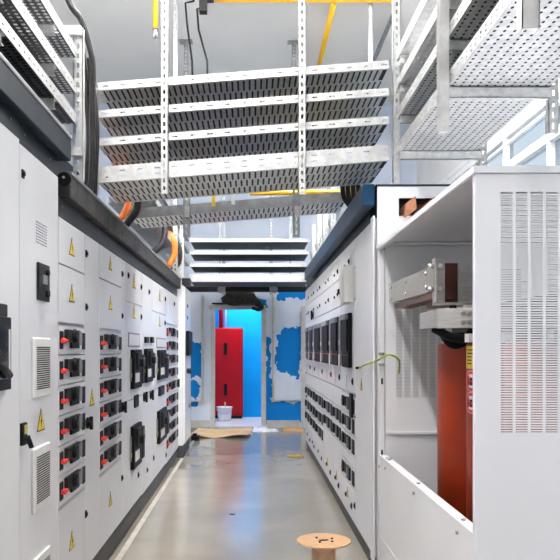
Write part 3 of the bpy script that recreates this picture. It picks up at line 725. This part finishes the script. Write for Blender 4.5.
# --- far rack of four trays near the back wall
FG = 'far rack cable trays by the back wall'
for zc, h, lab in ((2.945, .045, 'highest tray of the far four-tray rack before the back wall'), (2.765, .045, 'second-highest tray of the far rack before the back wall'),
                   (2.585, .045, 'second-lowest tray of the far rack before the back wall'), (2.365, .11, 'lowest, deepest tray of the far rack before the back wall')):
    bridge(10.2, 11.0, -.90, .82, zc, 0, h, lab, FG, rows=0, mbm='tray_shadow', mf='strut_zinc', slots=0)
for x, lab in ((-.445, 'left slim strut rising through the far four-tray rack'), (.30, 'right slim strut rising through the far four-tray rack')):
    strut(x, 11.03, 2.24, ZC, lab, SG, m='zinc_dull')

for x, lab in ((-.925, 'far hanging strut with ceiling plate, left of the far rack'), (.588, 'far hanging strut with ceiling plate, right of the far rack')):
    strut(x, 9.8, 3.02, ZC, lab, SG, foot=True, m='zinc_dull', w=.06)
strut(-.92, 8.4, 2.65, ZC, 'dark-holed hanging strut at upper left behind the bridge', SG, m='zinc_dull', w=.05)
strut(1.44, 8.5, 2.9, ZC, 'white hanging strut under the yellow pipe at upper right', SG, foot=True, w=.05)

# --- trays running along the rows
def run_tray(y0, y1, x0, x1, z, h, label, group, pitch=.03, r=.008, near=None, edge_rows=1, rv=None, mb_m='galvanised', shade_sheet=False):
    rt = thing('cable_tray', ((x0+x1)/2, (y0+y1)/2, z), label, 'cable tray', group)
    for xx, sgn in ((x0, 1), (x1, -1)):
        a = MB(); strip(a, (xx, y0, z), (0, 1, 0), (0, 0, 1), (sgn, 0, 0), y1-y0, h, .0025, .06, .02, .008, off=.02, rows=edge_rows)
        a.box(xx, xx+sgn*.016, y0, y1, z+h, z+h+.002); a.build('side_rail', 'strut_zinc', rt)
    nu = int((x1-x0-.02)/pitch); nv = int((y1-y0)/pitch); a = MB()
    pu = (x1-x0-.006)/nu; pv = (y1-y0)/nv
    perf(a, (x0+.003, y0, z+.001), (1, 0, 0), (0, 1, 0), nu, nv, pu, pv, r, rv or r)
    a.build('perforated_bottom', mb_m, rt)
    if shade_sheet: MB().box(x0+.004, x1-.004, y0, y1, z+.006, z+.008).build('shade_sheet', 'black_plastic', rt)  # black sheet added as shade behind the holes
    return rt
TG = 'cable trays above the left row'
for z, lab in ((2.545, 'lowest perforated tray above the nearest left cabinets'), (2.70, 'middle perforated tray above the nearest left cabinets'), (2.885, 'top perforated tray above the nearest left cabinets')):
    run_tray(1.3, 3.58, -1.36, -.90, z, .052, lab, TG, pitch=.03, r=.0095, mb_m='shaded_steel', shade_sheet=z < 2.65)
s_ = strut(-.895, 3.60, 2.27, 3.05, 'perforated post at the end of the three left trays', SG, w=.05)
a = MB(); a.box(-1.05, -.872, 3.57, 3.598, 3.0, 3.045); a.build('support_arm', 'galvanised', s_)
a = MB(); a.box(-1.0, -.872, 3.57, 3.598, 2.385, 2.425); a.build('support_arm', 'galvanised', s_)
s_ = strut(-1.40, 3.2, 2.45, ZC, 'strut behind the three left trays carrying their arms', SG)
for z in (2.545, 2.70, 2.885): arm(s_, -1.38, -.905, 3.2, z-.001, .045)
s_ = strut(-1.40, 2.52, 2.45, ZC, 'nearer strut behind the three left trays at the photo edge', SG)
for z in (2.545, 2.70, 2.885): arm(s_, -1.38, -.905, 2.52, z-.001, .045)
for z, lab in ((2.585, 'lowest tray along the far left row, joining the far rack'), (2.765, 'middle tray along the far left row, joining the far rack'), (2.945, 'top tray along the far left row, joining the far rack')):
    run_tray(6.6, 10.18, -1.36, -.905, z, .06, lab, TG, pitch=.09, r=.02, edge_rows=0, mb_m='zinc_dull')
for y, lab in ((8.05, 'pale strut by the orange cable above the left row'), (8.8, 'second pale strut past the orange cable above the left row')):
    strut(-.885, y, 2.27 if y < 8.1 else 2.28, 2.95, lab, SG, w=.06)
a = MB(); a.box(-.92, -.80, 9.0, 9.25, 2.205, 2.30); tag(a.build('grey_box', 'charcoal', None, bevel=.006), 'small dark grey box on the far left end cabinet', 'box')
a = MB(); a.box(-1.02, -.9, 8.87, 8.985, 2.205, 2.37); tag(a.build('junction_box', 'cream_plastic', None, bevel=.006), 'pale junction box below the orange cable end, far left row', 'box')
# right
RGp = 'cable trays above the right row'
for z, h, lab in ((2.585, .055, 'lowest big perforated tray over the transformer, its underside facing down'), (2.80, .055, 'second-lowest tray above the right row and transformer'),
                  (2.985, .055, 'second-highest tray above the right row and transformer'), (3.16, .06, 'highest tray above the right row and transformer')):
    run_tray(1.3, 4.30, .885, 1.35, z, h, lab, RGp, pitch=.036, r=.006, rv=.0095, edge_rows=2, shade_sheet=z < 2.9)
s_ = strut(.875, 3.14, 2.365, ZC, 'near strut on the aisle side of the right-hand trays', SG, face='x', w=.05)
s2 = strut(1.375, 3.19, 2.38, ZC, 'strut on the window side of the right-hand trays', SG)
for z in (2.585, 2.80, 2.985, 3.16): arm(s2, .88, 1.352, 3.17, z-.001, .05)
s3 = strut(1.40, 4.24, 2.30, ZC, 'farther strut behind the right-hand trays, above the end cabinet', SG)
for z in (2.585, 2.80, 2.985, 3.16): arm(s3, .89, 1.376, 4.2, z-.001, .05)
strut(.785, 1.97, 2.30, ZC, 'nearest short hanging strut end at the upper right', SG, w=.05, solid=True)
# right row far lattice
for y, lab in ((9.7, 'white rack post above the far right row, farthest'), (8.9, 'white rack post above the far right row, second farthest'), (8.2, 'white rack post above the far right row, third farthest'), (7.4, 'white rack post above the far right row, nearest')):
    s_ = strut(.86, y, RTT+.002, 3.1, lab, SG, w=.06)
    a = MB(); a.obox((.85, y+.02, 2.45), (0, .55, .32), (.02, 0, 0), (0, 0, .03)); a.build('brace', 'strut_zinc', s_)
for z, lab in ((2.62, 'lower tray along the far right row above the blue hood'), (2.86, 'upper tray along the far right row above the blue hood')):
    run_tray(6.3, 9.95, .92, 1.3, z, .06, lab, RGp, pitch=.09, r=.02, edge_rows=0)

# cables
CG = 'black power cables'
a = MB(); a.tube(spline([(-1.12, 4.10, 3.75), (-1.08, 4.1, 3.45), (-1.0, 4.1, 3.32), (-.955, 4.1, 3.18), (-.932, 4.1, 3.05), (-.94, 4.12, 2.85), (-.94, 4.12, 2.5), (-.955, 4.12, 2.30)]), .018, 10)
a.tube([(-1.12, 4.10, 3.75), (-1.12, 4.10, ZC)], .018, 10)
tag(a.build('power_cable', 'cable_black'), 'single black cable looping down from the ceiling at upper left', 'cable', CG)
for k, (dx, dy) in enumerate(((-.019, -.019), (.019, -.019), (-.019, .019), (.019, .019))):
    a = MB(); a.tube(spline([(-.99+dx, 4.2+dy, 3.18-.05*k), (-.975+dx, 4.2+dy, 2.95), (-.955+dx, 4.2+dy, 2.7), (-.965+dx, 4.2+dy, 2.45), (-.975+dx, 4.22+dy, 2.275+.005)]), .017, 8)
    tag(a.build('power_cable', 'cable_black'), 'black cable in the vertical bundle behind the short left strut', 'cable', 'bundle of black cables at left')
def cable(pts, r, m, lab, cat='cable', name='power_cable', grp=None):
    a = MB(); a.tube(spline(pts), r, 10); return tag(a.build(name, m), lab, cat, grp)
cable([(-1.05, 5.12, 2.66), (-.95, 5.10, 2.56), (-.895, 5.08, 2.49), (-.92, 5.07, 2.38), (-1.0, 5.06, 2.285)], .026, 'orange_cable', 'thick orange cable dropping to the left row under the bridge', name='orange_cable')
cable([(-.98, 5.168, 2.62), (-.86, 5.165, 2.54), (-.85, 5.155, 2.42), (-.93, 5.15, 2.30)], .026, 'cable_black', 'black cable beside the thick orange cable under the bridge', grp=CG)
cable([(-1.10, 7.9, 2.71), (-.97, 7.85, 2.705), (-.875, 7.8, 2.60), (-.862, 7.8, 2.45), (-.93, 7.8, 2.315)], .033, 'orange_cable', 'farther orange cable curving down above the left row', name='orange_cable')
cable([(-1.0, 7.0, 2.70), (-.93, 6.95, 2.70), (-.86, 6.9, 2.58), (-.88, 6.85, 2.42), (-.98, 6.8, 2.31)], .030, 'cable_black', 'short black cable between the two orange cables', grp=CG)
cable([(-1.0, 8.3, 2.70), (-.93, 8.3, 2.70), (-.86, 8.3, 2.56), (-.87, 8.3, 2.42), (-.95, 8.3, 2.315)], .034, 'cable_black', 'black cable just past the farther orange cable', grp=CG)
for k in range(4):
    x = .655+.038*k
    cable([(x-.05, 5.06, 2.74), (x-.005, 5.07, 2.62), (x+.012, 5.09, 2.5), (x+.06, 5.1, 2.43)], .018, 'cable_black', 'black cable in the group bending down onto the right row', grp='black cables bending onto the right row')
# yellow pipes and conduits
def pipe(p0, p1, r, m, lab, n=12, hang=(.1, .9)):
    rt = thing('pipe', p0, lab, 'pipe'); MB().cyl(p0, p1, r, n).build('tube', m, rt)
    for q in hang:
        p = V(*p0).lerp(V(*p1), q); MB().box(p.x-.012, p.x+.012, p.y-.012, p.y+.012, p.z+r*.8, ZC).build('hanger', 'zinc_dull', rt)
    return rt
pipe((-.45, 8.4, 5.60), (1.70, 8.4, 5.60), .05, 'yellow_pipe', 'yellow pipe crossing the ceiling at the top edge')
pipe((.99, 8.47, 5.57), (.99, YB-.01, 5.57), .035, 'yellow_pipe', 'yellow pipe running along the ceiling towards the back wall')
a = MB(); a.cyl((-1.105, 8, 5.05), (-1.105, 8, ZC), .03, 12); a.cyl((-1.105, 8, 4.94), (-1.105, 8, 5.05), .033, 12, 1)
tag(a.build('pipe', ['yellow_pipe', 'steel']), 'yellow drop pipe with silver end hanging at upper left', 'pipe')
pipe((-.02, 5.9, 2.705), (.906, 5.9, 2.715), .022, 'yellow_pipe', 'thin yellow pipe glimpsed behind the low bridge tray', hang=())
strut(.93, 5.88, RTT+.002, 3.0, 'short strut on the right row holding the thin yellow pipe', SG, w=.05)
pipe((1.78, 7.2, 5.6), (1.78, YB, 5.6), .03, 'zinc_dull', 'thin grey conduit along the ceiling at upper right')
for x, zt_, x2, lab in ((-.80, 5.54, -.72, 'left thin black rod bent down from the ceiling'), (-.66, 5.47, -.54, 'right thin black rod bent down from the ceiling')):
    a = MB(); a.tube([(x+.1, 8.4, zt_+.02), (x, 8.4, zt_), (x+.02, 8.4, zt_-.25), (x2, 8.4, 4.85), (x2+.02, 8.4, 4.3)], .012, 8); a.tube([(x+.1, 8.4, zt_+.02), (x+.1, 8.4, ZC)], .012, 8)
    tag(a.build('rod', 'black_plastic'), lab, 'rod')
a = MB(); a.box(-.62, -.53, 8.2, 8.3, 5.35, ZC); a.box(-.53, -.45, 8.22, 8.28, 5.48, ZC); tag(a.build('ceiling_sensor', 'black_plastic'), 'small black box on the ceiling above the bridge', 'sensor')
# conduits on the back wall
CGp = 'surface conduits on the back wall'
a = MB(); a.tube([(-.865, YB-.045, 2.33), (-.865, YB-.045, .47), (-1.5, YB-.045, .47)], .022, 8); a.box(-.9, -.83, YB-.07, YB-.0005, .43, .51); a.box(-.89, -.84, YB-.06, YB-.0005, 1.5, 1.53)
tag(a.build('conduit', 'jamb_grey'), 'grey wall conduit left of the doorway, bending left low down', 'conduit', CGp)
a = MB(); a.tube([(.375, YB-.045, 2.33), (.375, YB-.045, .485), (.84, YB-.045, .485)], .022, 8); a.box(.35, .40, YB-.06, YB-.0005, 1.5, 1.53); a.box(.34, .41, YB-.07, YB-.0005, .45, .52)
tag(a.build('conduit', 'jamb_grey'), 'grey wall conduit right of the doorway, bending right low down', 'conduit', CGp)
rt = pipe((-1.1, 11.4, 2.36), (1.2, 11.4, 2.36), .05, 'charcoal', 'dark horizontal pipe just below the far tray rack', hang=(.25, .75))
for x in (-.50, .36):
    a = MB(); a.cyl((x, 11.32, 2.345), (x, 11.36, 2.345), .06, 14); a.box(x-.02, x+.02, 11.30, 11.32, 2.33, 2.40); a.build('pipe_clamp', 'zinc_dull', rt)
# black bundle over the door
me = MB(); c0 = V(-.22, 12.17, 2.27); n1, n2 = 20, 12; vs = []
for j in range(n2+1):
    ph = math.pi*j/n2
    for i in range(n1):
        th = 2*math.pi*i/n1; k = 1+.12*math.sin(3*th+2*ph)+.08*math.sin(5*th+1)*math.sin(ph*3)
        cx, cz = math.cos(th), math.sin(th)
        sx_ = abs(cx)**.7*(1 if cx > 0 else -1); sz_ = abs(cz)**.7*(1 if cz > 0 else -1)
        vs.append((c0.x+.30*sx_*k*math.sin(ph)**.6+(.03 if cz < 0 else 0), c0.y-.12*math.cos(ph), c0.z+.145*sz_*k*math.sin(ph)**.6))
me.add(vs, [(j*n1+i, j*n1+(i+1) % n1, (j+1)*n1+(i+1) % n1, (j+1)*n1+i) for j in range(n2) for i in range(n1)], 0, True)
rt = thing('bundle', (-.22, 12.17, 2.12), 'black wrapped bundle jammed above the doorway', 'bundle')
me.build('wrapped_body', 'bag_dark', rt)
a = MB(); a.tube(spline([(-.05, 12.15, 2.3), (.08, 12.16, 2.2), (.16, 12.2, 2.12), (.12, 12.2, 2.07), (0, 12.2, 2.10)]), [.09]*4+[.07]*8+[.05]*8+[.035]*8+[.03]*5, 8); a.build('loose_end', 'bag_dark', rt)
a = MB(); a.box(-.7, -.45, 12.22, 12.26, 2.16, 2.19); a.build('strap', 'black_plastic', rt)

# ------------------------------------------------------------------ through the doorway
rt = thing('fire_cabinet', (-.46, 14.02, 0), 'tall red metal cabinet seen through the doorway', 'cabinet')
a = MB(); a.box(-.80, -.18, 13.86, 14.19, .06, 1.80); a.build('body', 'red_cabinet', rt, bevel=.015)
a = MB(); a.box(-.79, -.225, 13.845, 13.858, .10, 1.78); dd = a.build('door', 'red_cabinet', rt, bevel=.006)
a = MB(); a.box(-.55, -.49, 13.82, 13.845, 1.27, 1.50); a.box(-.55, -.49, 13.82, 13.845, .46, .69); a.build('handle', 'black_plastic', dd)
a = MB(); a.box(-.78, -.2, 13.9, 14.18, 0, .06); a.build('plinth', 'charcoal', rt)
a = MB(); a.cyl((-.62, 14.02, 1.801), (-.62, 14.02, 3.0), .045, 12); a.cyl((-.53, 14.08, 1.801), (-.53, 14.08, 3.0), .02, 10, 1)
tag(a.build('pipe', ['red_cabinet', 'sign_white']), 'red pipe rising from the red cabinet through the doorway', 'pipe')
rt = thing('paint_bucket', (-.53, 13.5, 0), 'white bucket standing before the red cabinet in the doorway', 'bucket')
a = MB(); a.lathe((-.53, 13.5, .002), [(0, 0), (.115, 0), (.125, .02), (.14, .24), (.15, .245), (.15, .265), (.138, .265), (.12, .03), (0, .03)], 28); a.build('pail', 'bucket_white', rt)
a = MB(); a.tube([(-.53+.15*math.cos(k*math.pi/12), 13.36, .25-.11*math.sin(k*math.pi/12)) for k in range(13)], .005, 6); a.build('handle', 'steel', rt)
a = MB(); a.cyl((-.50, 13.5, .04), (-.52, 13.5, .36), .012, 8); a.build('stirring_stick', 'plywood', rt)

# ------------------------------------------------------------------ things on the floor
rt = thing('cable_spool', (.40, 3.9, 0), 'empty wooden cable spool standing on the floor at the bottom edge', 'spool')
T = .33
def disc(mb, z0, z1, r, hole, c=(.40, 3.9)):
    mb.lathe((c[0], c[1], 0), [(hole, z0), (r, z0), (r, z1), (hole, z1), (hole, z0)], 48)
a = MB(); disc(a, T-.009, T, .150, .02); dt = a.build('top_disc', 'plywood', rt)
for p in dt.data.polygons: p.use_smooth = False
a = MB(); disc(a, 0, .014, .152, .02); dt2 = a.build('bottom_disc', 'plywood', rt)
a = MB(); a.lathe((.40, 3.9, 0), [(.066, .0145), (.066, T-.0095)], 32); a.build('barrel', 'reel_board', rt)
for ang in (.5, 2.3, 4.2, 5.6): MB().cyl((.40+.055*math.cos(ang), 3.9+.055*math.sin(ang), T), (.40+.055*math.cos(ang), 3.9+.055*math.sin(ang), T+.006), .007, 8).build('nail', 'dusty_dark', dt)
a = MB(); a.obox((.375, 3.88, T+.0005), (.05, .012, 0), (-.004, .012, 0), (0, 0, .004)); a.build('splinter', 'dusty_dark', dt)
for x in (.30, .51): MB().cyl((x, 3.86, T-.025), (x, 3.86, T-.0095), .008, 8).build('bolt_end', 'charcoal', dt)
# cardboard
a = MB(); N = 14
xs = [-1.0+.93*i/N for i in range(N+1)]
zt = lambda i, j: .012+.05*(.5+.5*math.sin(i*.55+1.2))*(.3 if j else 1)+.02*j
vs = []
for j, yy in enumerate((10.85, 11.2, 11.65)):
    for i, x in enumerate(xs): vs += [(x+.05*j, yy+.02*math.sin(i)-(.0 if j else .10*(i/N)*0), zt(i, 0 if j == 0 else j))]
n = N+1; top = len(vs); vs += [(x, y, z-.008) for x, y, z in vs]; fs = []
for j in range(2):
    for i in range(N):
        k = j*n+i; fs += [(k, k+1, k+n+1, k+n), (k+top, k+top+n, k+top+n+1, k+top+1)]
for i in range(N): fs += [(i, i+top, i+1+top, i+1), (2*n+i, 2*n+i+1, 2*n+i+1+top, 2*n+i+top)]
for j in range(2): fs += [(j*n, j*n+n, j*n+n+top, j*n+top), (j*n+N, j*n+N+top, j*n+n+N+top, j*n+n+N)]
a.add(vs, fs); tag(a.build('cardboard_sheet', 'cardboard'), 'curled brown cardboard sheet lying before the doorway', 'cardboard')
a = MB(); a.box(.52, .86, 11.75, 12.05, 0, .035); a.box(.56, .8, 11.8, 12.0, .035, .05); tag(a.build('board', 'plywood'), 'short pale board on the floor by the right back corner', 'board')
a = MB(); a.box(-.92, -.80, 10.55, 10.75, 0, .07); a.box(-.90, -.84, 10.6, 10.7, .07, .10); tag(a.build('block', 'black_plastic'), 'small black block on the floor past the left row', 'block')
a = MB(); a.box(-.82, -.7, 11.72, 11.8, 0, .06); tag(a.build('scrap', 'charcoal'), 'dark scrap behind the curled cardboard', 'scrap')
vs = []; fs = []; nx, ny = 12, 6
for j in range(ny+1):
    for i in range(nx+1): vs.append((-.05+.5*i/nx, 11.6+.5*j/ny, .004+.05*random.random()*(0 < i < nx)*(0 < j < ny)))
fs = [(j*(nx+1)+i, j*(nx+1)+i+1, (j+1)*(nx+1)+i+1, (j+1)*(nx+1)+i) for j in range(ny) for i in range(nx)]
tag(MB().add(vs, fs).build('plastic_film', 'film'), 'crumpled pale plastic film on the floor below the doorway', 'film')
a = MB(); a.prism([(.45, 9.0, .002), (.62, 8.95, .002), (.66, 9.12, .002), (.60, 9.16, .002), (.56, 9.06, .002), (.47, 9.09, .002)], (0, 0, .012)); tag(a.build('offcut', 'ochre_offcut'), 'small ochre offcut on the floor beside the right row', 'offcut')
a = MB(); a.prism([(-.19, 5.88, .001), (-.15, 5.86, .001), (-.14, 5.90, .001), (-.18, 5.91, .001)], (0, 0, .006)); tag(a.build('scrap', 'dusty_dark'), 'tiny dark scrap alone on the aisle floor', 'scrap')

# ------------------------------------------------------------------ lamps
def luminaire(x, y0, y1, z, label, m='lamp_glow', w=.16):
    rt = thing('ceiling_lamp', (x, (y0+y1)/2, z), label, 'lamp', 'linear ceiling lamps')
    MB().box(x-w/2-.02, x+w/2+.02, y0-.02, y1+.02, z+.012, z+.07).build('housing', 'window_frame_white', rt)
    MB().box(x-w/2, x+w/2, y0, y1, z, z+.01).build('diffuser', m, rt)
    if z > 4: MB().box(x-w/2, x+w/2, y0, y1, z+.071, z+.076).build('added_uplight', 'uplight_fill', rt)  # glowing top face added to brighten the ceiling
    a = MB()
    for y in (y0+.2, y1-.2): a.cyl((x, y, z+.077), (x, y, (ZC if z > 4 else 3.0)), .006, 6)
    a.build('hanger', 'steel', rt)
luminaire(-.62, -1.7, -.4, 5.25, 'linear ceiling lamp over the aisle behind the viewer')
luminaire(-.62, 1.7, 3.9, 5.25, 'linear ceiling lamp over the near aisle')
luminaire(-.62, 4.6, 7.6, 5.25, 'linear ceiling lamp over the middle aisle')
luminaire(1.9, 4.6, 7.4, 5.25, 'added unseen fill lamp between the right row and the windows')  # extra lamp out of view, added to light ceiling and walls
luminaire(-.1, 12.9, 13.7, 2.9, 'lamp on the ceiling of the blue room', 'annex_glow', .3)

# ------------------------------------------------------------------ world, camera, view
wd = bpy.data.worlds.new('World'); SC.world = wd; wd.use_nodes = True
bg = wd.node_tree.nodes.get('Background') or wd.node_tree.nodes.new('ShaderNodeBackground')
bg.inputs[0].default_value = (.93, .97, 1.0, 1); bg.inputs[1].default_value = 1.1

cam = bpy.data.cameras.new('Camera'); co = bpy.data.objects.new('Camera', cam); COL.objects.link(co)
co.location = (0, 0, CZ); co.rotation_euler = (math.radians(90), 0, 0)
cam.sensor_width = 36; cam.sensor_fit = 'HORIZONTAL'; cam.lens = F/560*36
cam.shift_x = (280-CX)/560; cam.shift_y = (CY-280)/560; cam.clip_start = .05
SC.camera = co
vs_ = SC.view_settings; vs_.view_transform = 'Standard'; vs_.look = 'None'; vs_.gamma = 1; vs_.use_curve_mapping = False
vs_.exposure = 1.08
